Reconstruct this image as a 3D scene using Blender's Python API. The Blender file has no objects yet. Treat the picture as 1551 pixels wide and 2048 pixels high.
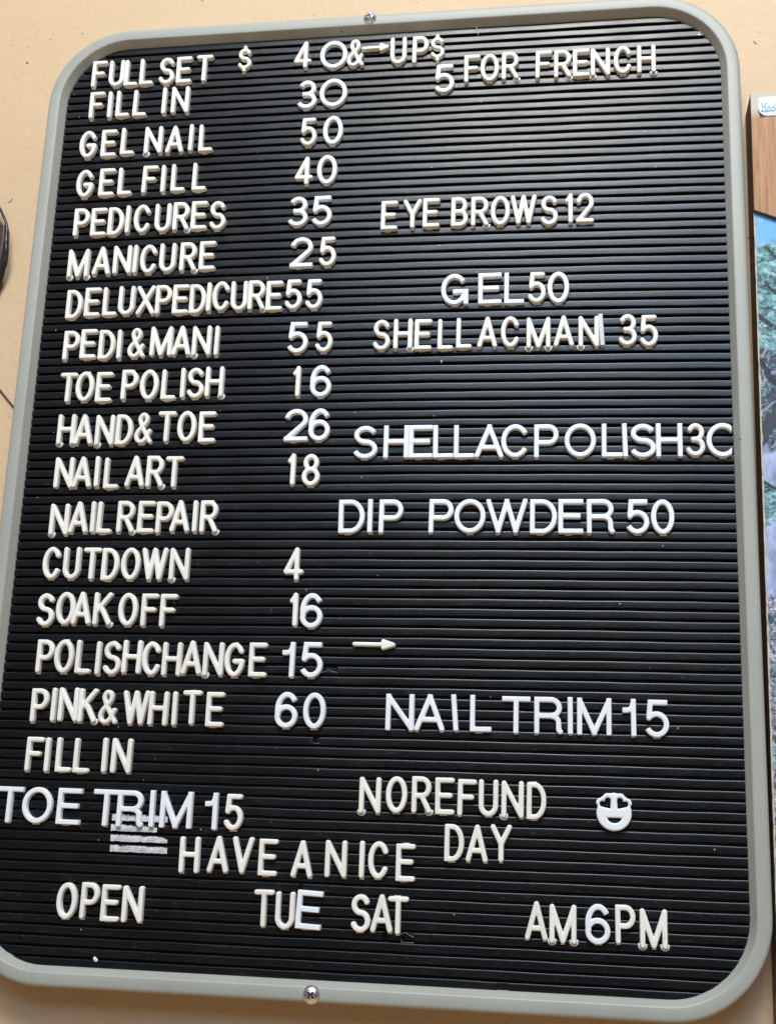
import bpy, bmesh, math, random
import numpy as np
from mathutils import Matrix, Vector

random.seed(7)
scene = bpy.context.scene
ZUP = 1.95                      # height of the board's top groove above the floor

def W(u, v, z):                 # board plane (right, up, out of the wall) -> world
    return Vector((u, -z, v + ZUP))

# ------------------------------------------------------------------ camera
R = [[0.98819822, 0.03595422, -0.14890124], [-0.00277477, -0.96770245, -0.25207987], [-0.15315543, 0.24951805, -0.95618207]]
CAM = (0.14348, -0.56085, 0.78774)
cd = bpy.data.cameras.new('camera')
cam = bpy.data.objects.new('camera', cd)
scene.collection.objects.link(cam)
def wdir(d):
    return Vector((d[0], -d[2], d[1]))
rx, uy, bz = wdir(R[0]), -wdir(R[1]), -wdir(R[2])
M = Matrix((( rx.x, uy.x, bz.x), (rx.y, uy.y, bz.y), (rx.z, uy.z, bz.z))).to_4x4()
M.translation = W(*CAM)
cam.matrix_world = M
cd.sensor_fit = 'VERTICAL'
cd.sensor_height = 24.0
cd.lens = 24.0 * 1.22514
cd.clip_start = 0.02
cd.clip_end = 50
scene.camera = cam

# ------------------------------------------------------------------ light: daylight from a high window in front, soft room fill
world = bpy.data.worlds.new('World')
scene.world = world
world.use_nodes = True
bg = world.node_tree.nodes['Background']
# the room around: dim below and in front, brighter towards the ceiling
_t = world.node_tree
_tc = _t.nodes.new('ShaderNodeTexCoord'); _sx = _t.nodes.new('ShaderNodeSeparateXYZ'); _rp = _t.nodes.new('ShaderNodeValToRGB')
_mr = _t.nodes.new('ShaderNodeMapRange'); _mr.inputs[1].default_value = -1; _mr.inputs[2].default_value = 1
_t.links.new(_tc.outputs['Generated'], _sx.inputs[0]); _t.links.new(_sx.outputs[2], _mr.inputs[0]); _t.links.new(_mr.outputs[0], _rp.inputs[0])
_e = _rp.color_ramp.elements
_e[0].position = 0.0; _e[0].color = (0.85, 0.58, 0.33, 1)
_e[1].position = 1.0; _e[1].color = (1.5, 1.47, 1.42, 1)
_n = _e.new(0.42); _n.color = (0.11, 0.088, 0.068, 1)
_n = _e.new(0.62); _n.color = (0.13, 0.125, 0.12, 1)
_n = _e.new(0.84); _n.color = (0.42, 0.42, 0.42, 1)
_t.links.new(_rp.outputs[0], bg.inputs[0])
bg.inputs[1].default_value = 0.85

def area(name, loc, target, sx, sy, power, col):
    ld = bpy.data.lights.new(name, 'AREA')
    ld.shape = 'RECTANGLE'; ld.size = sx; ld.size_y = sy
    ld.energy = power; ld.color = col
    o = bpy.data.objects.new(name, ld)
    scene.collection.objects.link(o)
    o.location = loc
    o.rotation_euler = (target - loc).to_track_quat('-Z', 'Y').to_euler()
    return o
ctr = W(0.0, -0.32, 0.0)
area('window_light', ctr + Vector((0.30, -2.20, 1.62)), ctr + Vector((0.30, 0, 1.0)), 1.5, 1.7, 49, (0.45, 0.69, 1.0))
area('ceiling_light', ctr + Vector((0.14, -1.42, 1.46)), ctr, 0.70, 0.55, 34, (1.0, 0.91, 0.765))

vs = scene.view_settings
vs.view_transform = 'Standard'
try: vs.look = 'None'
except Exception: pass
vs.exposure = 0.05; vs.gamma = 1.0
try: vs.use_curve_mapping = False
except Exception: pass

# ------------------------------------------------------------------ helpers
def tag(o, label=None, cat=None, group=None, kind=None):
    if label: o['label'] = label
    if cat: o['category'] = cat
    if group: o['group'] = group
    if kind: o['kind'] = kind
    return o
def empty(name, loc):
    o = bpy.data.objects.new(name, None); scene.collection.objects.link(o)
    o.location = loc; o.empty_display_size = 0.02
    return o
def link(name, me, mat, parent=None, smooth=None):
    if mat and not me.materials: me.materials.append(mat)
    if smooth is not None:
        me.polygons.foreach_set('use_smooth', [True] * len(me.polygons))
        if smooth < 180: me.set_sharp_from_angle(angle=math.radians(smooth))
    o = bpy.data.objects.new(name, me); scene.collection.objects.link(o)
    if parent: o.parent = parent
    return o
def mesh(verts, faces):
    me = bpy.data.meshes.new('m'); me.from_pydata([tuple(v) for v in verts], [], faces); me.update()
    return me
def fix_normals(me):
    bm = bmesh.new(); bm.from_mesh(me); bmesh.ops.recalc_face_normals(bm, faces=bm.faces); bm.to_mesh(me); bm.free()
    return me
def mm(v): return v * 0.001

class Mat:
    def __init__(s, name):
        s.m = bpy.data.materials.new(name); s.m.use_nodes = True
        s.t = s.m.node_tree; s.b = s.t.nodes['Principled BSDF']
    def n(s, typ, **kw):
        nd = s.t.nodes.new(typ)
        for k, v in kw.items():
            if k.startswith('_'): setattr(nd, k[1:], v)
            else: nd.inputs[k.replace('__', ' ')].default_value = v
        return nd
    def l(s, a, b): s.t.links.new(a, b)
    def set(s, **kw):
        for k, v in kw.items(): s.b.inputs[k.replace('__', ' ')].default_value = v
        return s
    def coord(s, scale=(1, 1, 1), kind='Object'):
        tc = s.n('ShaderNodeTexCoord'); mp = s.n('ShaderNodeMapping'); mp.inputs['Scale'].default_value = scale
        s.l(tc.outputs[kind], mp.inputs[0]); return mp.outputs[0]
    def noise(s, vec, scale, detail=4, rough=0.55, dist=0.0):
        nd = s.n('ShaderNodeTexNoise', Scale=scale, Detail=detail, Roughness=rough, Distortion=dist); s.l(vec, nd.inputs['Vector']); return nd.outputs['Fac']
    def ramp(s, fac, stops, interp='LINEAR'):
        r = s.n('ShaderNodeValToRGB'); cr = r.color_ramp; cr.interpolation = interp
        while len(cr.elements) < len(stops): cr.elements.new(0.5)
        for e, (p, c) in zip(cr.elements, stops):
            e.position = p; e.color = tuple(c) + (1,) if len(c) == 3 else c
        s.l(fac, r.inputs[0]); return r.outputs[0]
    def mix(s, fac, a, b, blend='MIX'):
        nd = s.n('ShaderNodeMix'); nd.data_type = 'RGBA'; nd.blend_type = blend
        if isinstance(fac, (int, float)): nd.inputs[0].default_value = fac
        else: s.l(fac, nd.inputs[0])
        for i, c in ((6, a), (7, b)):
            if isinstance(c, tuple): nd.inputs[i].default_value = c + (1,) if len(c) == 3 else c
            else: s.l(c, nd.inputs[i])
        return nd.outputs[2]
    def math(s, op, a, b=0.0, clamp=False):
        nd = s.n('ShaderNodeMath'); nd.operation = op; nd.use_clamp = clamp
        for i, c in ((0, a), (1, b)):
            if isinstance(c, (int, float)): nd.inputs[i].default_value = c
            else: s.l(c, nd.inputs[i])
        return nd.outputs[0]
    def bump(s, h, strength, dist):
        nd = s.n('ShaderNodeBump', Strength=strength, Distance=dist); s.l(h, nd.inputs['Height']); s.l(nd.outputs[0], s.b.inputs['Normal'])
    def base(s, c): s.l(c, s.b.inputs['Base Color'])

# ------------------------------------------------------------------ materials
def specks(m, vec, scale, size, keep):
    """little dark dots: cells of a voronoi, most of them dropped"""
    vo = m.n('ShaderNodeTexVoronoi', Scale=scale); m.l(vec, vo.inputs['Vector'])
    dot = m.math('LESS_THAN', vo.outputs['Distance'], size)
    sep = m.n('ShaderNodeSeparateColor'); m.l(vo.outputs['Color'], sep.inputs[0])
    return m.math('MULTIPLY', dot, m.math('GREATER_THAN', sep.outputs[0], keep))

def wall_mat():
    m = Mat('peach_wall_paint'); v = m.coord()
    big = m.noise(v, 3.0, 3)
    col = m.ramp(big, [(0.3, (0.625, 0.450, 0.280)), (0.7, (0.675, 0.505, 0.325))])
    fine = m.noise(v, 160, 3)
    col = m.mix(m.math('MULTIPLY', fine, 0.22), col, (0.50, 0.33, 0.18))
    wob = m.n('ShaderNodeMix'); wob.data_type = 'VECTOR'; wob.inputs[0].default_value = 0.012
    nz = m.n('ShaderNodeTexNoise', Scale=120.0, Detail=2.0); m.l(v, nz.inputs['Vector']); m.l(v, wob.inputs[4]); m.l(nz.outputs['Color'], wob.inputs[5])
    sp = specks(m, wob.outputs[1], 66, 0.085, 0.74)
    col = m.mix(m.math('MULTIPLY', sp, 0.8), col, (0.09, 0.045, 0.02))
    sp2 = specks(m, wob.outputs[1], 140, 0.10, 0.90)
    col = m.mix(m.math('MULTIPLY', sp2, 0.45), col, (0.25, 0.12, 0.05))
    m.base(col); m.set(Roughness=0.55, Specular__IOR__Level=0.35)
    a = m.noise(v, 55, 4, 0.6); b = m.noise(v, 260, 2)
    m.bump(m.math('ADD', a, m.math('MULTIPLY', b, 0.35)), 0.5, 0.0012)
    return m.m

def panel_mat():
    m = Mat('black_ribbed_plastic'); v = m.coord()
    dust = m.noise(v, 34, 5, 0.62)
    st = m.coord((6, 1, 40)); strk = m.noise(st, 18, 4, 0.6)
    scr = m.coord((60, 1, 260)); dots = specks(m, m.coord((1, 1, 1)), 150, 0.075, 0.94)
    base = m.ramp(dust, [(0.45, (0.0030, 0.0037, 0.0056)), (0.75, (0.0065, 0.0078, 0.0102))])
    base = m.mix(m.math('MULTIPLY', m.math('GREATER_THAN', strk, 0.66), 0.35), base, (0.05, 0.052, 0.055))
    base = m.mix(m.math('MULTIPLY', dots, 0.75), base, (0.45, 0.45, 0.43))
    # scuffs: patchy fine scratches
    sv = m.n('ShaderNodeTexNoise', Scale=1.0, Detail=6.0, Roughness=0.7, Distortion=0.4); mp = m.coord((420, 1, 130)); m.l(mp, sv.inputs['Vector'])
    patch = m.math('GREATER_THAN', m.noise(v, 13, 3), 0.60)
    scf = m.math('MULTIPLY', m.math('GREATER_THAN', sv.outputs['Fac'], 0.66), patch)
    base = m.mix(m.math('MULTIPLY', scf, 0.45), base, (0.16, 0.16, 0.165))
    m.base(base)
    rg = m.ramp(dust, [(0.3, (0.29, 0.29, 0.29)), (0.7, (0.36, 0.36, 0.36))])
    m.l(rg, m.b.inputs['Roughness']); m.set(Specular__IOR__Level=0.42)
    m.bump(m.noise(v, 420, 3), 0.12, 0.0005)
    return m.m

def frame_mat():
    m = Mat('grey_frame_plastic'); v = m.coord()
    n1 = m.noise(v, 14, 4)
    col = m.ramp(n1, [(0.3, (0.335, 0.345, 0.31)), (0.7, (0.375, 0.384, 0.348))])
    sp = specks(m, v, 70, 0.055, 0.86)
    col = m.mix(m.math('MULTIPLY', sp, 0.8), col, (0.03, 0.025, 0.02))
    smudge = m.ramp(m.noise(v, 45, 5, 0.65), [(0.60, (0, 0, 0)), (0.75, (1, 1, 1))])
    col = m.mix(m.math('MULTIPLY', smudge, 0.22), col, (0.20, 0.19, 0.16))
    m.base(col); m.set(Roughness=0.46, Specular__IOR__Level=0.5)
    m.bump(m.noise(v, 300, 3), 0.10, 0.0006)
    return m.m

def letter_mat(name, c0, c1, rough):
    m = Mat(name); v = m.coord()
    oi = m.n('ShaderNodeObjectInfo')
    col = m.ramp(oi.outputs['Random'], [(0.0, c0), (1.0, c1)])
    off = m.n('ShaderNodeVectorMath'); off.operation = 'ADD'
    cmb = m.n('ShaderNodeCombineXYZ'); m.l(m.math('MULTIPLY', oi.outputs['Random'], 9.0), cmb.inputs[0]); m.l(v, off.inputs[0]); m.l(cmb.outputs[0], off.inputs[1])
    g = m.ramp(m.noise(off.outputs[0], 170, 4, 0.65), [(0.56, (0, 0, 0)), (0.74, (1, 1, 1))])
    col = m.mix(m.math('MULTIPLY', g, 0.22), col, (0.42, 0.38, 0.30))
    m.base(col); m.set(Roughness=rough, Specular__IOR__Level=0.45)
    m.bump(m.noise(off.outputs[0], 500, 2), 0.10, 0.0004)
    return m.m

def plain(name, col, rough=0.5, metal=0.0, var=0.12, scale=120, bump=0.0, spec=0.5):
    m = Mat(name); v = m.coord()
    a = tuple(max(0, c * (1 - var)) for c in col); b = tuple(min(1, c * (1 + var)) for c in col)
    m.base(m.ramp(m.noise(v, scale, 4), [(0.3, a), (0.7, b)])); m.set(Roughness=rough, Metallic=metal, Specular__IOR__Level=spec)
    if bump: m.bump(m.noise(v, scale * 2.5, 4), bump, 0.0008)
    return m.m

M_WALL = wall_mat(); M_PANEL = panel_mat(); M_FRAME = frame_mat()
M_CREAM = letter_mat('cream_plastic', (0.80, 0.785, 0.725), (0.86, 0.85, 0.805), 0.40)
M_WHITE = letter_mat('cool_white_plastic', (0.80, 0.84, 0.88), (0.84, 0.88, 0.92), 0.36)
M_GREY = letter_mat('pale_grey_plastic', (0.56, 0.57, 0.58), (0.58, 0.59, 0.60), 0.4)
m = Mat('clear_tab_plastic'); m.set(Base__Color=(0.66, 0.69, 0.70, 1), Roughness=0.28, Specular__IOR__Level=0.6); M_TAB = m.m
M_STEEL = plain('zinc_screw_steel', (0.74, 0.75, 0.77), 0.30, 1.0, 0.25, 900, 0.15)
M_RECESS = plain('dark_recess_steel', (0.10, 0.10, 0.11), 0.35, 1.0, 0.3, 900)
M_BACK = plain('dark_board_back', (0.05, 0.045, 0.04), 0.7)
M_BROWN = plain('brown_painted_edge', (0.105, 0.060, 0.036), 0.6, 0, 0.30, 90, 0.3)
M_PLAQUE = plain('dark_brown_wood', (0.050, 0.022, 0.014), 0.5, 0, 0.4, 160, 0.4)
M_CABLE = plain('black_cable_rubber', (0.016, 0.017, 0.019), 0.32, 0, 0.35, 200, 0.15)
M_PAPER = plain('pale_torn_edge', (0.55, 0.48, 0.38), 0.85, 0, 0.25, 260, 0.5)
M_CRUMB = plain('white_plastic_crumb', (0.85, 0.85, 0.82), 0.5)

def tape_mat():
    m = Mat('torn_paper_residue'); v = m.coord()
    n1 = m.noise(m.coord((1, 1, 1.6)), 150, 6, 0.68, 0.8); n2 = m.noise(v, 560, 4, 0.7)
    col = m.ramp(m.math('ADD', m.math('MULTIPLY', n1, 0.65), m.math('MULTIPLY', n2, 0.35)), [(0.30, (0.14, 0.15, 0.17)), (0.40, (0.42, 0.44, 0.47)), (0.50, (0.60, 0.62, 0.64)), (0.62, (0.84, 0.85, 0.84))])
    m.base(col); m.set(Roughness=0.8); m.bump(n2, 0.7, 0.0008); return m.m
M_TAPE = tape_mat()

def veneer_mat():
    m = Mat('oak_veneer'); v = m.coord((160, 1, 7))
    n1 = m.noise(v, 4.0, 6, 0.6, 0.6)
    col = m.ramp(n1, [(0.30, (0.25, 0.118, 0.048)), (0.46, (0.38, 0.195, 0.085)), (0.58, (0.44, 0.235, 0.108)), (0.74, (0.58, 0.36, 0.18))])
    pv = m.coord((900, 1, 60)); pore = m.math('GREATER_THAN', m.noise(pv, 1.0, 3, 0.6), 0.66)
    col = m.mix(m.math('MULTIPLY', pore, 0.55), col, (0.16, 0.08, 0.04))
    # a band of whitish old glue along the top edge (object z: 0 at the top edge)
    tc = m.n('ShaderNodeTexCoord'); sx = m.n('ShaderNodeSeparateXYZ'); m.l(tc.outputs['Object'], sx.inputs[0])
    zz = m.math('ADD', sx.outputs[2], m.math('MULTIPLY', m.noise(m.coord((300, 1, 40)), 1.0, 4), 0.012))
    band = m.ramp(m.math('MULTIPLY', m.math('ADD', zz, 0.014), 90.0, True), [(0.0, (0, 0, 0)), (0.75, (1, 1, 1))])
    col = m.mix(m.math('MULTIPLY', band, 0.85), col, (0.56, 0.54, 0.49))
    m.base(col); m.set(Roughness=0.5, Specular__IOR__Level=0.3); m.bump(n1, 0.15, 0.0006); return m.m
M_VENEER = veneer_mat()

def print_mat():
    """printed landscape photograph: sky, teal leaves, dark trunk, pale falls, grey rocks (object z = height)"""
    m = Mat('landscape_print'); v = m.coord()
    tc = m.n('ShaderNodeTexCoord'); sx = m.n('ShaderNodeSeparateXYZ'); m.l(tc.outputs['Object'], sx.inputs[0])
    H = 0.62
    big = m.noise(v, 45, 4, 0.6); mid = m.noise(v, 210, 6, 0.7, 0.4); fin = m.noise(v, 640, 6, 0.75, 0.6)
    h = m.math('DIVIDE', m.math('MULTIPLY', sx.outputs[2], -1.0), H)               # 0 top .. 1 bottom
    h = m.math('ADD', h, m.math('MULTIPLY', m.math('SUBTRACT', big, 0.5), 0.045))
    sky = m.ramp(m.noise(v, 60, 5, 0.6), [(0.55, (0.165, 0.455, 0.83)), (0.75, (0.40, 0.67, 0.86))])
    clump = m.noise(v, 75, 4, 0.6, 1.2)
    leaf = m.ramp(m.math('ADD', m.math('MULTIPLY', m.math('ADD', mid, m.math('MULTIPLY', m.math('SUBTRACT', clump, 0.5), 0.8)), 0.55), m.math('MULTIPLY', fin, 0.45)), [(0.40, (0.02, 0.03, 0.045)), (0.46, (0.09, 0.22, 0.24)), (0.53, (0.19, 0.42, 0.43)), (0.60, (0.48, 0.68, 0.80))])
    vo = m.n('ShaderNodeTexVoronoi', Scale=330.0, Randomness=1.0); wv = m.n('ShaderNodeVectorMath'); wv.operation = 'ADD'
    sc_ = m.n('ShaderNodeVectorMath'); sc_.operation = 'SCALE'; nz = m.n('ShaderNodeTexNoise', Scale=240.0, Detail=3.0); m.l(v, nz.inputs['Vector']); m.l(nz.outputs['Color'], sc_.inputs[0]); sc_.inputs['Scale'].default_value = 0.006
    m.l(m.coord((1, 1, 1.5)), wv.inputs[0]); m.l(sc_.outputs[0], wv.inputs[1]); m.l(wv.outputs[0], vo.inputs['Vector'])
    sp_ = m.n('ShaderNodeSeparateColor'); m.l(vo.outputs['Color'], sp_.inputs[0])
    cellf = m.math('ADD', m.math('MULTIPLY', sp_.outputs[0], 0.55), m.math('MULTIPLY', clump, 0.75))
    cells = m.ramp(cellf, [(0.42, (0.022, 0.032, 0.05)), (0.56, (0.075, 0.19, 0.21)), (0.70, (0.17, 0.39, 0.40)), (0.86, (0.36, 0.60, 0.68))], 'CONSTANT')
    leaf = m.mix(0.62, leaf, cells)
    def branch(sx_, sz_, sc, rot, lo):
        wt = m.n('ShaderNodeTexWave', Scale=sc, Distortion=5.0, Detail=3.0); wt.inputs['Detail Scale'].default_value = 1.6
        mp_ = m.n('ShaderNodeMapping'); mp_.inputs['Rotation'].default_value = (0, rot, 0); tc_ = m.n('ShaderNodeTexCoord'); m.l(tc_.outputs['Object'], mp_.inputs[0]); m.l(mp_.outputs[0], wt.inputs['Vector'])
        return m.math('LESS_THAN', wt.outputs['Fac'], lo)
    br = m.math('MULTIPLY', branch(1, 1, 17.0, 0.75, 0.045), m.math('GREATER_THAN', big, 0.42))
    leaf = m.mix(m.math('MULTIPLY', br, 0.9), leaf, (0.02, 0.022, 0.035))
    dark = m.ramp(m.math('ADD', m.math('MULTIPLY', mid, 0.45), m.math('MULTIPLY', fin, 0.55)), [(0.42, (0.018, 0.02, 0.035)), (0.51, (0.07, 0.08, 0.12)), (0.56, (0.14, 0.33, 0.36)), (0.62, (0.42, 0.45, 0.60))])
    dark = m.mix(m.math('MULTIPLY', branch(1, 1, 26.0, -0.6, 0.05), 0.85), dark, (0.30, 0.32, 0.42))
    dark = m.mix(m.math('MULTIPLY', branch(1, 1, 15.0, 0.55, 0.07), 0.9), dark, (0.02, 0.022, 0.034))
    fall = m.ramp(m.noise(m.coord((70, 1, 30)), 1.0, 5, 0.6), [(0.36, (0.22, 0.27, 0.42)), (0.48, (0.42, 0.50, 0.76)), (0.65, (0.52, 0.62, 0.84))])
    rock = m.ramp(m.math('ADD', m.math('MULTIPLY', mid, 0.4), m.math('MULTIPLY', fin, 0.6)), [(0.42, (0.03, 0.032, 0.05)), (0.49, (0.15, 0.16, 0.23)), (0.54, (0.36, 0.39, 0.52)), (0.60, (0.74, 0.76, 0.84))])
    teal = m.ramp(m.noise(v, 40, 3), [(0.60, (0, 0, 0)), (0.64, (1, 1, 1))])
    rock = m.mix(m.math('MULTIPLY', teal, 0.8), rock, leaf)
    def step(a, w): return m.math('MULTIPLY', m.math('SUBTRACT', h, a), 1.0 / w, True)
    col = m.mix(step(0.176, 0.006), sky, leaf)
    col = m.mix(step(0.294, 0.008), col, dark)
    # leaning trunk
    tl = m.math('ABSOLUTE', m.math('SUBTRACT', m.math('ADD', m.math('MULTIPLY', sx.outputs[0], 2.4), m.math('MULTIPLY', m.math('SUBTRACT', big, 0.5), 0.05)), m.math('ADD', m.math('MULTIPLY', sx.outputs[2], 1.0), 0.245)))
    trunk = m.math('MULTIPLY', m.math('LESS_THAN', tl, 0.011), m.math('MULTIPLY', step(0.30, 0.01), m.math('SUBTRACT', 1.0, step(0.40, 0.01))))
    col = m.mix(trunk, col, (0.05, 0.055, 0.075))
    col = m.mix(step(0.402, 0.006), col, fall)
    patch = m.math('MULTIPLY', step(0.436, 0.006), m.math('SUBTRACT', 1.0, step(0.480, 0.006)))
    col = m.mix(patch, col, leaf)
    col = m.mix(step(0.560, 0.006), col, rock)
    m.base(col); m.set(Roughness=0.55, Specular__IOR__Level=0.3); m.bump(fin, 0.15, 0.0006); return m.m
M_PRINT = print_mat()
M_STICK = plain('white_sticker_paper', (0.78, 0.81, 0.84), 0.45, 0, 0.05, 150)
M_INK = plain('pale_blue_ink', (0.16, 0.44, 0.62), 0.5, 0, 0.35, 700)

# ------------------------------------------------------------------ setting: the wall
WZ = -0.020
def build_wall():
    s = 1.6; v = []; f = []
    n = 8
    for j in range(n + 1):
        for i in range(n + 1):
            v.append(W(-s + 2 * s * i / n, -0.32 - s + 2 * s * j / n, WZ))
    for j in range(n):
        for i in range(n):
            a = j * (n + 1) + i; f.append((a, a + 1, a + n + 2, a + n + 1))
    o = link('wall', mesh(v, f), M_WALL)
    tag(o, 'peach painted plaster wall with small brown specks', 'wall', kind='structure')
build_wall()

# ------------------------------------------------------------------ the letter board
P = 0.00635
VC = -50 * P
def bulge(u, v):
    return 0.0053 * max(0.0, 1 - (u / 0.235) ** 2) * max(0.0, 1 - ((v - VC) / 0.335) ** 2)

board = empty('letter_board', W(0, -0.659, WZ))
tag(board, 'black grooved letter board in a rounded grey plastic frame on the peach wall', 'letter board')
bpy.context.view_layer.update()
BL = board.location.copy()
def B(u, v, z): return W(u, v, z) - BL

UL, UR, VT, VB = -0.2500, 0.2511, 0.0185, -0.6592
NOTCH = {}       # rib index -> list of (u0, u1, depth): torn places
for (u0, u1, v, dp) in [(-21.9, -10.5, -459.0, 3.4), (-24.2, -20.2, -504.6, 3.2), (24.1, 26.2, -621.9, 3.0), (35.3, 42.6, -619.8, 2.6), (52.6, 58.6, -620.4, 1.0), (-29.2, -26.0, -593.8, 3.0), (140, 150, -617.0, 0.8), (-116, -109, -307.2, 1.0), (-140, -136, -519.5, 1.2), (93.0, 99.5, -644.5, 2.0)]:
    NOTCH.setdefault(int(math.floor(-v / 1000 / P)), []).append((u0 / 1000, u1 / 1000, dp / 1000))

def build_panel():
    v = []; f = []
    G = 0.00087; TB = 0.00058; LB = 0.00032; D = -0.0046
    rnd = random.Random(3)
    for i in range(-2, 103):
        top = -i * P - G; bot = -(i + 1) * P + G
        if i == -2: top += 0.004
        if i == 102: bot -= 0.003
        edge = 0.0
        for q in (top, bot):                                   # the sheet follows the rounded corners of the frame
            over = max(0.0, q - (VT - 0.060), (VB + 0.060) - q)
            if over > 0: edge = max(edge, 0.056 - math.sqrt(max(0.0, 0.056 ** 2 - min(over, 0.0559) ** 2)))
        ul, ur = -0.2450 + edge, 0.2460 - edge
        us = set(ul + (ur - ul) * k / 40 for k in range(41))
        nts = NOTCH.get(i, [])
        for (a, b, d) in nts:
            e = 0.00012
            us |= {a - e, a, b, b + e, (a + b) / 2, a + (b - a) * .3}
        us = sorted(us)
        ph = [rnd.uniform(0, 6.28) for _ in range(4)]
        off = len(v); prof_n = 0
        for u in us:
            wav = 0.00010 * math.sin(u * 60 + ph[0]) + 0.00007 * math.sin(u * 141 + ph[1])
            tz = 0.00010 * math.sin(u * 45 + ph[2])
            dz = 0.0
            for (a, b, d) in nts:
                if a - 1e-7 <= u <= b + 1e-7: dz = -d * (0.85 + 0.3 * rnd.random())
            prof = [(top + 0.00004, D), (top, -TB), (top - TB * 0.35, -TB * 0.35), (top - TB, -0.00002), (top - TB - 0.0004, 0.0), (bot + LB + 0.0004, 0.0), (bot + LB, -0.00003), (bot + LB * .35, -LB * .4), (bot, -LB), (bot - 0.00004, D), (bot - 2 * G + 0.00004, D)]
            prof_n = len(prof)
            for (vv, zz) in prof:
                deep = zz <= -0.004
                z2 = zz if deep else max(D, zz + dz + tz)
                v.append(B(u, vv + wav, z2 + bulge(u, vv)))
        for k in range(len(us) - 1):
            for j in range(prof_n - 1):
                a = off + k * prof_n + j
                f.append((a, a + 1, a + 1 + prof_n, a + prof_n))
    o = link('grooved_panel', mesh(v, f), M_PANEL, board, 35)
build_panel()

def rrect(inset, r0=0.060, n=14):
    r = max(0.004, r0 - inset); pts = []
    for cx, cy, a0 in ((UR - inset - r, VT - inset - r, 0), (UL + inset + r, VT - inset - r, 90), (UL + inset + r, VB + inset + r, 180), (UR - inset - r, VB + inset + r, 270)):
        for k in range(n + 1):
            a = math.radians(a0 + 90.0 * k / n); pts.append((cx + r * math.cos(a), cy + r * math.sin(a)))
    return pts
def build_frame():
    prof = [(0.0016, WZ + 0.0006), (0.0004, WZ + 0.002), (0, 0.0030), (0.0002, 0.0046), (0.0008, 0.0058), (0.0018, 0.0064), (0.0030, 0.0066), (0.0083, 0.0066), (0.0088, 0.00645), (0.0092, 0.0060), (0.0096, 0.0052), (0.0117, 0.0012), (0.0123, 0.0002), (0.0124, -0.0012), (0.0124, -0.0052)]
    rings = [[B(x, y, z) for x, y in rrect(s)] for s, z in prof]
    n = len(rings[0]); v = [p for r in rings for p in r]; f = []
    for a in range(len(rings) - 1):
        for k in range(n):
            k2 = (k + 1) % n; f.append((a * n + k, a * n + k2, (a + 1) * n + k2, (a + 1) * n + k))
    o = link('frame', fix_normals(mesh(v, f)), M_FRAME, board, 60)
build_frame()
def build_back():
    v = [B(x, y, -0.0085) for x, y in rrect(0.004)] + [B(x, y, WZ + 0.0008) for x, y in rrect(0.004)]
    n = len(v) // 2
    f = [tuple(range(n)), tuple(range(2 * n - 1, n - 1, -1))] + [(k, (k + 1) % n, n + (k + 1) % n, n + k) for k in range(n)]
    link('backing_board', fix_normals(mesh(v, f)), M_BACK, board)
build_back()

def build_screw(u, v, z, rot, r=0.0049):
    """domed pan-head screw; the cross is pressed into the dome"""
    h = 0.0036; seg = 72; nr = 26
    def incross(x, y):
        xr, yr = x * math.cos(rot) + y * math.sin(rot), -x * math.sin(rot) + y * math.cos(rot)
        return (abs(xr) < 0.00062 and abs(yr) < 0.0026) or (abs(yr) < 0.00062 and abs(xr) < 0.0026)
    vv = []; ins = []; f1 = []; f2 = []
    for a in range(nr + 1):
        t = a / nr; rr = r * (1 - t) + 1e-5
        zz = h * max(0.0, 1 - (rr / r) ** 2.2) ** 0.6
        for k in range(seg):
            an = 2 * math.pi * k / seg; x, y = rr * math.cos(an), rr * math.sin(an)
            c = incross(x, y); ins.append(c)
            vv.append(B(u + x, v + y, z + zz - (0.0013 * (1 - (rr / 0.0032)) if c else 0)))
    for a in range(nr):
        for k in range(seg):
            k2 = (k + 1) % seg; q = (a * seg + k, a * seg + k2, (a + 1) * seg + k2, (a + 1) * seg + k)
            (f2 if sum(ins[i] for i in q) >= 3 else f1).append(q)
    o = link('screw', fix_normals(mesh(vv, f1)), M_STEEL, board, 40)
    me = mesh(vv, f2); bm = bmesh.new(); bm.from_mesh(me)
    bmesh.ops.delete(bm, geom=[q for q in bm.verts if not q.link_faces], context='VERTS'); bm.to_mesh(me); bm.free()
    link('cross_recess', fix_normals(me), M_RECESS, o)
    return o
build_screw(-0.0084, 0.0150, 0.0064, 0.5)
build_screw(-0.0170, -0.6545, 0.0064, 0.9, 0.0054)

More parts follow.
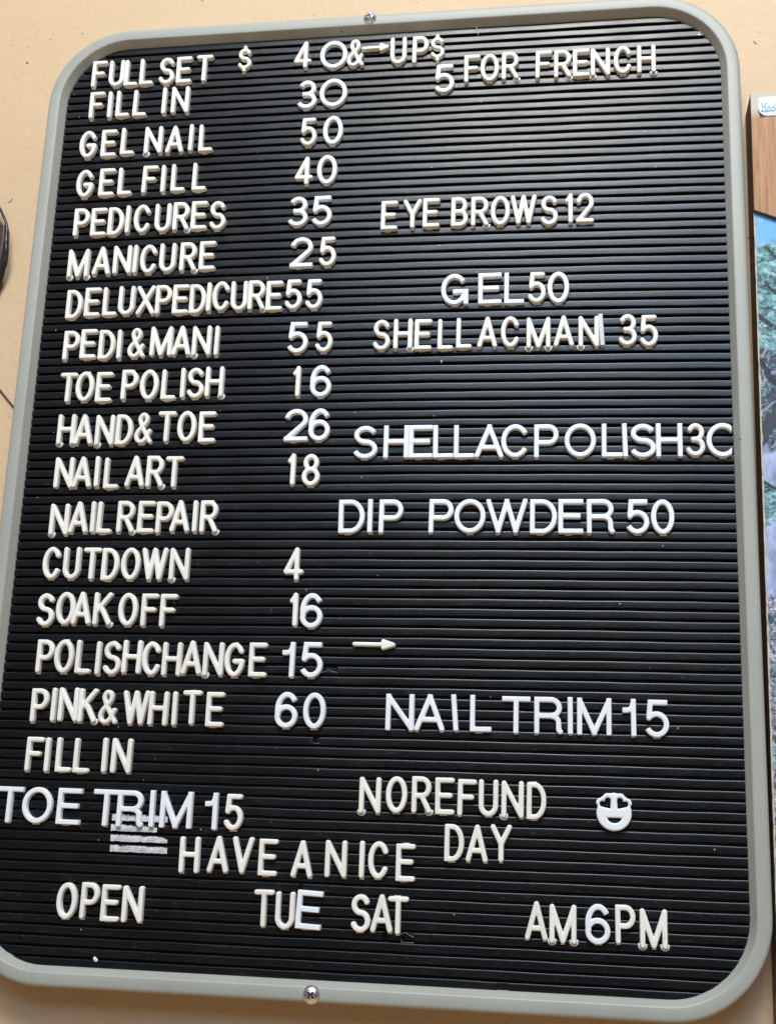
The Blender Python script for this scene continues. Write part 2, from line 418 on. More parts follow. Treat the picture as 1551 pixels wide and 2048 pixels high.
# each letter: character, set (c cream, w wide white, v small white), place on the board in mm [tilt, tab side]
ROWS = [
 ('FULL SET', 'on the top FULL SET line',
  "F c -213.3 -16.1 | U c -199.7 -16.4 | L c -188.1 -16.8 | L c -176.2 -16.6 | S c -160.6 -17.1 | E c -147.2 -17.1 | T c -131.8 -16.8"),
 ('$ 40 & > UP $', 'on the top price line',
  "$ c -101.3 -10.9 | 4 c -57.5 -10.6 | Q w -34.6 -11.8 | & c -18.3 -11.6 | > c -4.1 -8.1 | U c 13.0 -11.8 | P c 29.0 -12.1 | $ c 41.3 -11.3"),
 ('5 FOR FRENCH', 'in 5 FOR FRENCH at the top right',
  "5 w 46.9 -37.1 | F c 66.7 -30.3 | O c 79.1 -30.3 | R c 93.7 -29.6 0 R | F c 117.2 -30.1 | R c 130.4 -30.3 0 R | E c 143.4 -30.3 | N c 156.6 -30.4 0 L | C c 172.1 -29.6 | H c 188.2 -29.8 0 R"),
 ('FILL IN', 'on the FILL IN line under FULL SET',
  "F c -212.6 -42.6 | I c -202.4 -42.8 | L c -192.2 -42.6 | L c -178.9 -43.0 | I c -160.3 -42.3 | N c -148.1 -42.4"),
 ('30', 'right of the FILL IN under FULL SET',
  "3 w -52.8 -44.1 | Q w -33.2 -43.8"),
 ('GEL NAIL', 'on the GEL NAIL line',
  "G c -216.2 -75.1 | E c -200.0 -75.1 | L c -185.4 -74.3 | N c -165.8 -74.7 0 L | A c -149.5 -75.1 | I c -137.1 -74.5 | L c -125.8 -75.4"),
 ('50', 'right of GEL NAIL',
  "5 c -49.6 -75.0 | 0 w -31.9 -74.6"),
 ('GEL FILL', 'on the GEL FILL line',
  "G c -215.4 -107.2 | E c -198.4 -107.1 | L c -184.4 -107.1 | F c -165.5 -106.9 | I c -155.4 -106.9 | L c -144.1 -106.6 | L c -128.1 -106.6"),
 ('40', 'right of GEL FILL',
  "4 c -51.1 -106.4 | 0 w -34.5 -106.1"),
 ('PEDICURES', 'on the left above MANICURE',
  "P c -214.8 -138.4 | E c -201.5 -138.9 | D c -188.4 -139.1 | I c -179.4 -138.0 | C c -168.4 -138.1 | U c -153.0 -138.1 | R c -139.3 -137.8 0 R | E c -125.9 -137.7 | S c -112.2 -138.4"),
 ('35', 'right of PEDICURES',
  "3 w -53.9 -138.2 | 5 w -36.5 -138.4"),
 ('EYE BROWS 12', 'on the EYE BROWS 12 line',
  "E c 11.6 -144.3 | Y c 27.7 -143.8 | E c 40.8 -143.5 | B c 60.3 -143.6 | R c 74.3 -143.7 0 R | O c 88.3 -143.7 | W c 104.1 -143.4 | S c 121.5 -144.7 | 1 c 134.8 -143.5 | 2 c 145.6 -143.5"),
 ('MANICURE', 'on the left under PEDICURES',
  "M c -213.8 -170.9 0 LR | A c -196.1 -169.8 | N c -180.6 -169.8 | I c -170.7 -169.8 | C c -160.7 -170.2 | U c -146.7 -169.7 | R c -131.4 -169.8 0 R | E c -117.3 -169.6"),
 ('25', 'right of MANICURE',
  "2 w -49.3 -170.0 | 5 c -30.7 -170.2"),
 ('DELUX PEDICURE', 'on the DELUX PEDICURE line',
  "D c -213.6 -202.8 | E c -199.8 -201.7 | L c -186.6 -201.8 | U c -174.4 -201.6 | X c -160.0 -202.0 | P c -146.9 -202.1 | E c -134.2 -202.3 | D c -121.8 -202.6 | I c -113.7 -201.5 | C c -104.8 -201.1 | U c -91.9 -201.4 | R c -79.4 -201.4 0 R | E c -66.6 -202.3"),
 ('55', 'right of DELUX PEDICURE',
  "5 c -53.1 -201.8 | 5 v -38.6 -202.1"),
 ('GEL 50', 'in GEL 50 above SHELLAC MANI',
  "G w 58.4 -201.6 | E w 82.1 -201.6 0.5 - | L w 98.4 -201.7 | 5 c 113.6 -201.6 | 0 w 127.8 -201.9"),
 ('PEDI & MANI', 'on the PEDI & MANI line',
  "P c -212.5 -234.2 | E c -199.6 -233.5 | D c -185.9 -234.6 | I c -176.5 -234.7 | & c -163.7 -234.1 | M c -145.8 -233.6 | A c -131.0 -233.6 | N c -116.5 -234.2 0 L | I c -105.5 -234.5"),
 ('55', 'right of PEDI & MANI',
  "5 w -48.3 -233.9 | 5 c -29.9 -234.0"),
 ('SHELLAC MANI 35', 'on the SHELLAC MANI 35 line',
  "S c 9.6 -233.8 | H c 24.2 -233.3 0 R | E c 38.0 -234.1 | L c 53.0 -234.3 | L c 65.5 -233.7 | A c 81.0 -233.3 | C c 96.3 -233.4 | M c 114.8 -234.4 0 LR | A c 131.4 -233.4 | N c 147.7 -234.1 0 L | i w 156.5 -232.9 3.5 - | 3 c 172.8 -233.2 | 5 c 186.7 -234.0"),
 ('TOE POLISH', 'on the TOE POLISH line',
  "T c -211.6 -265.8 | O c -199.2 -265.4 | E c -184.8 -266.2 | P c -166.2 -265.1 | O c -151.9 -265.5 | L c -137.5 -265.7 | I c -127.5 -264.9 | S c -118.5 -265.2 | H c -105.0 -264.6 0 R"),
 ('16', 'right of TOE POLISH',
  "1 c -47.4 -265.9 | 6 w -30.6 -265.9"),
 ('HAND & TOE', 'on the HAND & TOE line',
  "H c -209.6 -296.5 0 LR | A c -196.7 -296.8 | N c -181.2 -297.8 0 L | D c -167.0 -297.9 | & c -152.9 -297.0 | T c -136.6 -296.4 | O c -122.3 -296.5 | E c -107.7 -297.2"),
 ('26', 'right of HAND & TOE',
  "2 w -45.9 -297.0 | 6 w -30.0 -296.9"),
 ('SHELLAC POLISH 30', 'on the SHELLAC POLISH 30 line',
  "S w 1.6 -309.7 | H w 22.2 -309.6 | E w 38.5 -309.6 | L w 53.4 -309.7 | L w 67.0 -309.8 | A w 83.4 -309.6 | C w 100.3 -309.6 | P w 120.3 -309.8 | Q w 142.0 -309.4 | L w 162.3 -309.5 | I w 170.7 -309.4 2.0 - | S w 181.7 -309.7 | H w 198.3 -309.4 | 3 c 214.6 -309.1 | q w 231.7 -309.2"),
 ('NAIL ART', 'on the NAIL ART line',
  "N c -208.0 -327.8 | A c -194.6 -327.6 | I c -183.8 -327.5 | L c -173.2 -328.7 | A c -156.4 -327.7 | R c -142.2 -328.1 0 R | T c -128.6 -328.7"),
 ('18', 'right of NAIL ART',
  "1 c -47.4 -327.9 | 8 c -34.1 -328.5"),
 ('NAIL REPAIR', 'on the NAIL REPAIR line',
  "N c -207.9 -360.9 0 L | A c -193.9 -359.5 | I c -183.5 -359.5 | L c -175.1 -359.8 | R c -160.1 -359.6 0 R | E c -145.6 -359.8 | P c -132.7 -360.3 | A c -122.0 -359.4 | I c -111.4 -359.7 | R c -101.8 -359.9 0 R"),
 ('DIP POWDER 50', 'on the DIP POWDER 50 line',
  "D w -5.4 -360.3 | I w 7.1 -360.0 | P w 20.6 -360.3 | P w 53.2 -360.2 | Q w 71.8 -360.1 | W w 95.5 -360.1 | D w 118.7 -360.3 | E w 136.0 -360.1 | R w 154.7 -360.0 | 5 w 177.8 -360.1 | 0 w 193.3 -360.1"),
 ('CUT DOWN', 'on the CUT DOWN line',
  "C c -210.0 -391.2 | U c -195.6 -391.3 | T c -181.2 -391.8 | D c -168.1 -392.2 | O c -153.8 -392.0 | W c -137.1 -392.1 | N c -119.8 -392.2 0 L"),
 ('4', 'right of CUT DOWN',
  "4 c -42.2 -392.1"),
 ('SOAK OFF', 'on the SOAK OFF line',
  "S c -211.0 -423.1 | O c -196.8 -422.1 | A c -185.4 -421.9 | K c -170.6 -422.3 0 R | O c -152.9 -422.7 | F c -137.8 -423.1 | F c -124.8 -423.3"),
 ('16', 'right of SOAK OFF',
  "1 c -40.7 -422.1 | 6 w -29.0 -422.6"),
 ('POLISH CHANGE', 'on the POLISH CHANGE line',
  "P c -207.9 -454.2 | O c -194.6 -454.1 | L c -180.8 -454.2 | I c -170.5 -455.0 | S c -160.9 -454.9 | H c -147.3 -454.0 | C c -133.7 -454.9 | H c -120.0 -455.1 | A c -106.6 -453.9 | N c -92.1 -454.8 0 L | G c -77.9 -455.0 | E c -62.4 -454.8"),
 ('15 >', 'right of POLISH CHANGE',
  "1 w -42.5 -454.4 | 5 w -27.2 -454.3 | } c 12.5 -443.9"),
 ('PINK & WHITE', 'on the PINK & WHITE line',
  "P c -208.2 -486.5 | I c -198.3 -485.9 | N c -188.2 -485.6 | K c -174.8 -486.0 0 R | & c -160.5 -486.7 | W c -141.7 -486.8 | H c -126.6 -487.0 | I c -115.5 -486.9 | T c -104.1 -486.1 | E c -88.7 -486.9"),
 ('60', 'right of PINK & WHITE',
  "6 w -42.1 -486.3 | 0 w -23.9 -486.4"),
 ('NAIL TRIM 15', 'on the NAIL TRIM 15 line',
  "N w 30.5 -486.2 | A w 49.2 -486.0 | I w 65.1 -485.7 5 - | L w 80.9 -485.8 | T w 102.6 -486.2 | R w 122.4 -486.1 | I w 135.9 -485.9 | M w 150.1 -486.1 | 1 w 171.1 -486.2 | 5 w 187.7 -486.4"),
 ('FILL IN', 'on the FILL IN line under PINK & WHITE',
  "F c -208.3 -518.0 | I c -199.3 -518.1 | L c -187.9 -517.8 | L c -175.7 -518.0 | I c -160.1 -517.4 | N c -148.8 -517.5"),
 ('TOE TRIM 15', 'on the TOE TRIM 15 line',
  "T w -222.1 -550.3 | Q w -202.9 -550.1 | E w -181.2 -550.2 | T w -156.4 -550.2 | R w -140.1 -550.3 | I w -125.4 -549.8 | M w -109.8 -550.0 | 1 w -87.0 -550.1 | 5 c -72.3 -550.2"),
 ('NO REFUND', 'in NO REFUND beside the smiley',
  "N c 13.5 -537.3 0 L | O c 30.0 -536.4 | R c 45.5 -536.0 0 R | E c 59.8 -536.3 | F c 73.4 -536.9 | U c 86.4 -536.6 | N c 101.0 -537.0 0 L | D c 115.4 -537.5"),
 ('@', 'right of NO REFUND',
  "@ w 161.5 -542.3"),
 ('DAY', 'under NO REFUND',
  "D c 66.1 -563.8 | A c 79.9 -563.6 | Y c 94.4 -563.0"),
 ('HAVE A NICE', 'in HAVE A NICE',
  "H c -99.1 -577.0 | A c -80.6 -576.0 | V c -65.0 -575.9 | E c -48.8 -576.6 | A c -27.3 -576.7 | N c -6.2 -575.9 | I c 10.0 -575.6 | C c 20.2 -575.6 | E c 36.8 -576.4"),
 ('OPEN', 'at the bottom left',
  "O c -176.9 -607.8 | P c -161.8 -607.2 | E c -148.1 -607.9 | N c -133.6 -608.0"),
 ('TUE', 'on the bottom line',
  "T c -49.9 -606.8 | U c -36.5 -607.4 | E w -21.5 -606.5 -2.5 -"),
 ('SAT', 'on the bottom line',
  "S c 10.2 -607.0 | A c 23.1 -606.5 | T c 33.1 -607.3"),
 ('AM 6 PM', 'on the bottom line',
  "A c 115.7 -606.6 | M c 131.3 -607.7 0 LR | 6 w 151.5 -606.9 | P c 167.5 -606.4 | M c 183.7 -608.0 0 LR"),
]
# ------------------------------------------------------------------ plastic letters: stroke skeletons -> one rounded solid per letter
def arc(cx, cy, rx_, ry_, a0, a1, n=26):
    return [(cx + rx_ * math.cos(math.radians(a0 + (a1 - a0) * k / n)), cy + ry_ * math.sin(math.radians(a0 + (a1 - a0) * k / n))) for k in range(n + 1)]
def spline(pts, n=7):
    q = [pts[0]] + list(pts) + [pts[-1]]; out = []
    for i in range(1, len(q) - 2):
        p0, p1, p2, p3 = q[i - 1], q[i], q[i + 1], q[i + 2]
        for k in range(n):
            t = k / n
            out.append(tuple(0.5 * ((2 * p1[d]) + (-p0[d] + p2[d]) * t + (2 * p0[d] - 5 * p1[d] + 4 * p2[d] - p3[d]) * t * t + (-p0[d] + 3 * p1[d] - 3 * p2[d] + p3[d]) * t ** 3) for d in (0, 1)))
    return out + [pts[-1]]
AMP = spline([(1, 0), (0.52, 0.42), (0.24, 0.72), (0.20, 0.86), (0.30, 0.97), (0.44, 1.0), (0.60, 0.97), (0.69, 0.86), (0.64, 0.72), (0.42, 0.57), (0.14, 0.41), (0.02, 0.28), (0.0, 0.19), (0.08, 0.06), (0.30, 0.0), (0.52, 0.03), (0.74, 0.17), (0.93, 0.40)])
SCURVE = arc(.5, .76, .45, .24, 22, 270) + arc(.5, .26, .5, .26, 90, -158)[1:]
def sq(pts, y0, y1): return [(x, y0 + y * (y1 - y0)) for x, y in pts]
# polylines: (points, caps) caps f = free end, j = joined end; then corner squares
GL = {
 'A': ([([(0, 0), (.5, 1)], 'ff'), ([(1, 0), (.5, 1)], 'ff'), ([(.15, .28), (.85, .28)], 'jj')], []),
 'B': ([([(0, 0), (0, 1)], 'jj'), ([(0, 1), (.52, 1)] + arc(.52, .76, .41, .24, 90, -90) + [(0, .52)], 'jj'), ([(0, .52), (.55, .52)] + arc(.55, .26, .45, .26, 90, -90) + [(0, 0)], 'jj')], [(0, 0), (0, 1)]),
 'C': ([(arc(.5, .5, .5, .5, 33, 327, 44), 'ff')], []),
 'D': ([([(0, 0), (0, 1)], 'jj'), ([(0, 1), (.36, 1)] + arc(.36, .5, .64, .5, 90, -90, 34) + [(0, 0)], 'jj')], [(0, 0), (0, 1)]),
 'E': ([([(0, 0), (0, 1)], 'jj'), ([(0, 1), (1, 1)], 'jf'), ([(0, .52), (.86, .52)], 'jf'), ([(0, 0), (1, 0)], 'jf')], [(0, 0), (0, 1)]),
 'F': ([([(0, 0), (0, 1)], 'fj'), ([(0, 1), (1, 1)], 'jf'), ([(0, .52), (.82, .52)], 'jf')], [(0, 1)]),
 'G': ([(arc(.5, .5, .5, .5, 36, 340, 44) + [(1, .45)], 'fj'), ([(1, .45), (.52, .45)], 'jf')], []),
 'H': ([([(0, 0), (0, 1)], 'ff'), ([(1, 0), (1, 1)], 'ff'), ([(0, .51), (1, .51)], 'jj')], []),
 'I': ([([(0, 0), (0, 1)], 'ff')], []),
 'K': ([([(0, 0), (0, 1)], 'ff'), ([(1, 1), (0, .36)], 'fj'), ([(.34, .60), (1, 0)], 'jf')], []),
 'L': ([([(0, 0), (0, 1)], 'jf'), ([(0, 0), (1, 0)], 'jf')], [(0, 0)]),
 'M': ([([(0, 0), (0, 1)], 'ff'), ([(1, 0), (1, 1)], 'ff'), ([(0, 1), (.5, 0)], 'ff'), ([(1, 1), (.5, 0)], 'ff')], []),
 'N': ([([(0, 0), (0, 1)], 'ff'), ([(1, 0), (1, 1)], 'ff'), ([(0, 1), (1, 0)], 'ff')], []),
 'O': ([(arc(.5, .5, .5, .5, 0, 360, 56), 'jj')], []),
 'P': ([([(0, 0), (0, 1)], 'fj'), ([(0, 1), (.5, 1)] + arc(.5, .725, .5, .275, 90, -90) + [(0, .45)], 'jj')], [(0, 1)]),
 'R': ([([(0, 0), (0, 1)], 'fj'), ([(0, 1), (.5, 1)] + arc(.5, .735, .47, .265, 90, -90) + [(0, .47)], 'jj'), ([(.5, .47), (1, 0)], 'jf')], [(0, 1)]),
 'S': ([(SCURVE, 'ff')], []),
 'T': ([([(0, 1), (1, 1)], 'ff'), ([(.5, 1), (.5, 0)], 'jf')], []),
 'U': ([([(0, 1)] + arc(.5, .29, .5, .29, 180, 360, 30) + [(1, 1)], 'ff')], []),
 'V': ([([(0, 1), (.5, 0)], 'ff'), ([(1, 1), (.5, 0)], 'ff')], []),
 'W': ([([(0, 1), (.26, 0)], 'ff'), ([(.5, 1), (.26, 0)], 'ff'), ([(.5, 1), (.74, 0)], 'ff'), ([(1, 1), (.74, 0)], 'ff')], []),
 'X': ([([(0, 0), (1, 1)], 'ff'), ([(0, 1), (1, 0)], 'ff')], []),
 'Y': ([([(0, 1), (.5, .47)], 'fj'), ([(1, 1), (.5, .47)], 'fj'), ([(.5, .47), (.5, 0)], 'jf')], []),
 '&': ([(AMP, 'ff')], []),
 '$': ([(sq(SCURVE, .13, .87), 'ff'), ([(.5, 1), (.5, .87)], 'fj'), ([(.5, .13), (.5, 0)], 'jf')], []),
 '1': ([([(1, 0), (1, 1)], 'ff'), ([(1, .97), (0, .80)], 'jf')], []),
 '2': ([(arc(.5, .71, .48, .29, 170, -32, 30) + [(.0, .0)], 'fj'), ([(0, 0), (1, 0)], 'jf')], [(0, 0)]),
 '3': ([(arc(.52, .76, .42, .24, 155, -90, 26), 'fj'), (arc(.5, .26, .5, .26, 90, -155, 30), 'jf'), ([(.36, .52), (.52, .52)], 'fj')], []),
 '4': ([([(.70, 0), (.70, 1)], 'ff'), ([(.70, 1), (0, .23)], 'jj'), ([(0, .23), (1, .23)], 'jf')], []),
 '5': ([([(.92, 1), (.14, 1), (.06, .52)], 'fj'), (arc(.47, .32, .53, .32, 140, -152, 34), 'jf')], [(.14, 1)]),
 '6': ([(arc(.5, .30, .5, .30, 0, 360, 44), 'jj'), (arc(.53, .5, .53, .5, 38, 200, 34), 'fj')], []),
 '8': ([(arc(.5, .765, .40, .235, 0, 360, 40), 'jj'), (arc(.5, .265, .5, .265, 0, 360, 44), 'jj')], []),
 '>': ([([(0, .5), (.8, .5)], 'fj'), ([(.74, 1), (1, .5)], 'jj'), ([(.74, 0), (1, .5)], 'jj'), ([(.74, 0), (.74, 1)], 'jj'), ([(.78, .5), (.95, .5)], 'jj')], []),
}
GL['}'] = GL['>']; GL['0'] = GL['O']; GL['Q'] = GL['O']; GL['q'] = GL['O']; GL['i'] = GL['I']; GL['v'] = GL['V']
WHITE_ALT = {
 'A': ([([(0, 0), (.5, 1)], 'fj'), ([(1, 0), (.5, 1)], 'fj'), ([(.15, .28), (.85, .28)], 'jj')], [(.5, 1)]),
 'M': ([([(0, 0), (0, 1)], 'ff'), ([(1, 0), (1, 1)], 'ff'), ([(0, 1), (.5, 0)], 'jj'), ([(1, 1), (.5, 0)], 'jj')], [(.5, 0)]),
 'N': ([([(0, 0), (0, 1)], 'ff'), ([(1, 0), (1, 1)], 'ff'), ([(0, 1), (1, 0)], 'jj')], []),
 'W': ([([(0, 1), (.26, 0)], 'fj'), ([(.5, 1), (.26, 0)], 'jj'), ([(.5, 1), (.74, 0)], 'jj'), ([(1, 1), (.74, 0)], 'fj')], [(.26, 0), (.74, 0), (.5, 1)]),
 'G': ([(arc(.48, .5, .48, .5, 36, 335, 44), 'fj'), ([(1, .42), (1, 0)], 'jf'), ([(1, .42), (.52, .42)], 'jf')], [(1, .42)]),
 'R': ([([(0, 0), (0, 1)], 'fj'), ([(0, 1), (.6, 1)] + arc(.6, .745, .36, .255, 90, -90) + [(0, .49)], 'jj'), (spline([(.55, .49), (.76, .46), (.90, .36), (.93, .2), (.94, .05), (1, 0)]), 'jj')], [(0, 1)]),
 'D': ([([(0, 0), (0, 1)], 'jj'), ([(0, 1), (.45, 1)] + arc(.45, .5, .55, .5, 90, -90, 34) + [(0, 0)], 'jj')], [(0, 0), (0, 1)]),
 'P': ([([(0, 0), (0, 1)], 'fj'), ([(0, 1), (.62, 1)] + arc(.62, .725, .38, .275, 90, -90) + [(0, .45)], 'jj')], [(0, 1)]),
 '1': ([([(1, 0), (1, 1)], 'ff'), (spline([(.98, .95), (.80, .80), (.45, .74), (0, .73)]), 'jf')], []),
}
CW = dict(A=13.4, B=11.8, C=12.8, D=12.0, E=12.0, F=11.7, G=13.2, H=13.0, I=3.5, K=12.6, L=10.8, M=16.0, N=13.6, O=13.2, P=11.8, R=12.3, S=12.0, T=12.7, U=12.0, V=13.6, W=17.8, X=13.6, Y=13.0)
CW.update({'&': 12.6, '$': 10.3, '1': 5.3, '2': 12.1, '3': 12.3, '4': 13.2, '5': 11.9, '8': 12.1, '0': 13.0, '>': 20.4, '}': 27.6, '6': 12.0})
WW = dict(A=18.7, C=18.3, D=17.3, E=16.0, G=18.6, H=16.8, I=3.9, L=13.5, M=21.0, N=18.0, P=15.9, R=17.6, S=16.6, T=17.6, W=26.5, Q=20.2, i=4.3)
WW.update({'q': 20.2, '0': 14.5, '1': 8.3, '2': 16.4, '3': 14.8, '5': 14.3, '6': 14.6, '@': 21.0})

def sd_box(X, Y, cx, cy, hx, hy, ang=0.0, rnd=0.0):
    c, s = math.cos(ang), math.sin(ang); x = (X - cx) * c + (Y - cy) * s; y = -(X - cx) * s + (Y - cy) * c
    qx, qy = np.abs(x) - hx + rnd, np.abs(y) - hy + rnd
    return np.sqrt(np.maximum(qx, 0) ** 2 + np.maximum(qy, 0) ** 2) + np.minimum(np.maximum(qx, qy), 0) - rnd
def sd_seg(X, Y, a, b):
    ax, ay = a; bx, by = b; dx, dy = bx - ax, by - ay; L = dx * dx + dy * dy + 1e-12
    t = np.clip(((X - ax) * dx + (Y - ay) * dy) / L, 0, 1)
    return np.sqrt((X - ax - t * dx) ** 2 + (Y - ay - t * dy) ** 2)

def smiley_sdf(X, Y):
    d = np.sqrt((X - 10.5) ** 2 + (Y - 10.3) ** 2) - 10.4
    for cx, cy, r in ((2.7, 16.3, 2.75), (6.7, 19.2, 2.75), (14.3, 19.2, 2.75), (18.3, 16.3, 2.75)):
        d = np.minimum(d, np.sqrt((X - cx) ** 2 + (Y - cy) ** 2) - r)
    def cone(a, b, ra, rb):
        dx, dy = b[0] - a[0], b[1] - a[1]; t = np.clip(((X - a[0]) * dx + (Y - a[1]) * dy) / (dx * dx + dy * dy), 0, 1)
        return np.sqrt((X - a[0] - t * dx) ** 2 + (Y - a[1] - t * dy) ** 2) - (ra + (rb - ra) * t)
    for a_, b_ in (((2.9, 16.2), (6.7, 19.0)), ((18.1, 16.2), (14.3, 19.0)), ((6.7, 19.3), (14.3, 19.3))): d = np.minimum(d, cone(a_, b_, 2.6, 2.6))
    d = np.minimum(d, sd_box(X, Y, 10.5, 21.4, 1.4, 0.8, 0, 0.2))
    for m_ in (1, -1):      # heart shaped eyes, leaning outwards
        f_ = lambda x: x if m_ > 0 else 21.0 - x
        tip = (f_(8.0), 13.3)
        h_ = np.minimum(cone((f_(6.95), 17.6), tip, 1.75, 0.4), cone((f_(3.8), 15.6), tip, 1.75, 0.4))
        h_ = np.minimum(h_, cone((f_(5.9), 15.9), tip, 1.5, 0.35))
        d = np.maximum(d, -h_)
    mouth = np.maximum(np.sqrt(((X - 10.7) / 1.3) ** 2 + (Y - 7.7) ** 2) - 3.2, Y - 7.6)
    return np.maximum(d, -mouth)

def glyph_sdf(ch, font, w, H, t, X, Y):
    if ch == '@': return smiley_sdf(X, Y)
    polys, corners = (WHITE_ALT.get(ch) if font == 'w' else None) or GL[ch]
    def T(p): return (t / 2 + p[0] * (w - t), t / 2 + p[1] * (H - t))
    d = np.full(X.shape, 1e3)
    cuts = []
    for pts, caps in polys:
        q = [T(p) for p in pts]
        if font == 'w':
            for end in (0, -1):
                if caps[end] != 'f': continue
                a = q[end]; b = q[1 if end == 0 else -2]
                dx, dy = a[0] - b[0], a[1] - b[1]; L = math.hypot(dx, dy); dx /= L; dy /= L
                yy = pts[end][1]
                if yy in (0, 1) and abs(dy) > 0.5:
                    q[end] = (a[0] + dx * t * 1.2, a[1] + dy * t * 1.2)
                elif abs(dx) > 0.97 and pts[end][0] in (0, 1):
                    q[end] = (a[0] + dx * t * 1.2, a[1])
                else:
                    e = 0.12 * t if len(pts) > 3 else 0.5 * t
                    q[end] = (a[0] + dx * e, a[1] + dy * e)
                    cuts.append((q[end][0] + dx * t * .5, q[end][1] + dy * t * .5, t * .5, t * .62, math.atan2(dy, dx)))
        dd = np.full(X.shape, 1e3)
        for k in range(len(q) - 1): dd = np.minimum(dd, sd_seg(X, Y, q[k], q[k + 1]))
        dd = dd - t / 2
        d = np.minimum(d, dd)
    for c in cuts: d = np.maximum(d, -sd_box(X, Y, c[0], c[1], c[2], c[3], c[4]))
    for c in corners:
        cx, cy = T(c); d = np.minimum(d, sd_box(X, Y, cx, cy, t / 2, t / 2, 0, 0.25 if font == 'w' else 0.9))
    if font == 'w': d = np.maximum(d, sd_box(X, Y, w / 2, H / 2, w / 2, H / 2))
    if ch == 'q': d = np.maximum(d, X - 15.70)      # its right side is cut off by the frame
    return d

CELL = 0.5
def height_solid(sdf, w, H, face, side, bev, cell=CELL, base=-0.2):
    """solid between the board and a rounded face, outline = zero line of the distance field (mm, centred)"""
    pad = 1.0
    nx = int((w + 2 * pad) / cell) + 2; ny = int((H + 2 * pad) / cell) + 2
    xs = -pad + np.arange(nx) * cell; ys = -pad + np.arange(ny) * cell
    X, Y = np.meshgrid(xs, ys); D = sdf(X, Y)
    D = np.where(np.abs(D) < 0.02, np.where(D < 0, -0.02, 0.02), D)
    def zof(dep):
        t_ = min(1.0, max(0.0, dep / bev)); return side + (face - side) * math.sqrt(max(0, 1 - (1 - t_) ** 2))
    verts = []; faces = []; idx = {}; low = {}
    def node(i, j):
        k = ('n', i, j)
        if k not in idx:
            idx[k] = len(verts); verts.append((xs[i] - w / 2, ys[j] - H / 2, zof(-D[j, i])))
        return idx[k]
    def cross(i0, j0, i1, j1):
        k = ('e',) + (min((i0, j0), (i1, j1)) + max((i0, j0), (i1, j1)))
        if k not in idx:
            d0, d1 = D[j0, i0], D[j1, i1]; s = d0 / (d0 - d1)
            idx[k] = len(verts); verts.append((xs[i0] + s * (xs[i1] - xs[i0]) - w / 2, ys[j0] + s * (ys[j1] - ys[j0]) - H / 2, side))
        return idx[k]
    rim = []
    for j in range(ny - 1):
        for i in range(nx - 1):
            c = [(i, j), (i + 1, j), (i + 1, j + 1), (i, j + 1)]
            ins = [D[b, a] < 0 for a, b in c]
            if not any(ins): continue
            if all(ins): faces.append(tuple(node(*p) for p in c)); continue
            poly = []
            for k in range(4):
                k2 = (k + 1) % 4
                if ins[k]: poly.append(('n', node(*c[k])))
                if ins[k] != ins[k2]: poly.append(('e', cross(*c[k], *c[k2])))
            faces.append(tuple(p[1] for p in poly))
            for k in range(len(poly)):
                a, b = poly[k], poly[(k + 1) % len(poly)]
                if a[0] == 'e' and b[0] == 'e': rim.append((a[1], b[1]))
    for a, b in rim:
        for q in (a, b):
            if q not in low:
                low[q] = len(verts); verts.append((verts[q][0], verts[q][1], base))
        faces.append((b, a, low[a], low[b]))
    return verts, faces

def to_board(vs_): return [(x * 0.001, -z * 0.001, y * 0.001) for x, y, z in vs_]     # letter plane (mm) -> local axes
GEO = {}
H_C, H_W, T_C, T_W = 22.1, 22.7, 3.15, 3.25
def glyph_dims(ch, font):
    if ch in '>}': return CW[ch], 6.8, 2.7
    if font in ('c', 'v'): return CW[ch], H_C, (T_C if ch not in '$&' else 2.8)
    return WW[ch], (22.2 if ch == '@' else H_W), T_W
def glyph_mesh(ch, font):
    if (ch, font) in GEO: return GEO[(ch, font)]
    w, H, t = glyph_dims(ch, font); f2 = 'c' if font in ('c', 'v') else 'w'
    if ch in '>}': sdf = lambda X, Y: glyph_sdf(ch, 'c', w, H, 2.6, X, Y)
    else: sdf = lambda X, Y: glyph_sdf(ch, f2, w, H, t, X, Y)
    if ch == '@': vs_, fs_ = height_solid(sdf, w, H, 3.4, 2.6, 0.9)
    elif f2 == 'c': vs_, fs_ = height_solid(sdf, w, H, 3.8, 2.9, 0.8)
    else: vs_, fs_ = height_solid(sdf, w, H, 3.5, 2.8, 0.6)
    me = mesh(to_board(vs_), fs_); me.name = 'glyph'
    me.polygons.foreach_set('use_smooth', [True] * len(me.polygons)); me.set_sharp_from_angle(angle=math.radians(48))
    me.materials.append({'c': M_CREAM, 'w': M_WHITE, 'v': M_WHITE}[font] if ch != 'i' else M_GREY)
    GEO[(ch, font)] = me
    return me

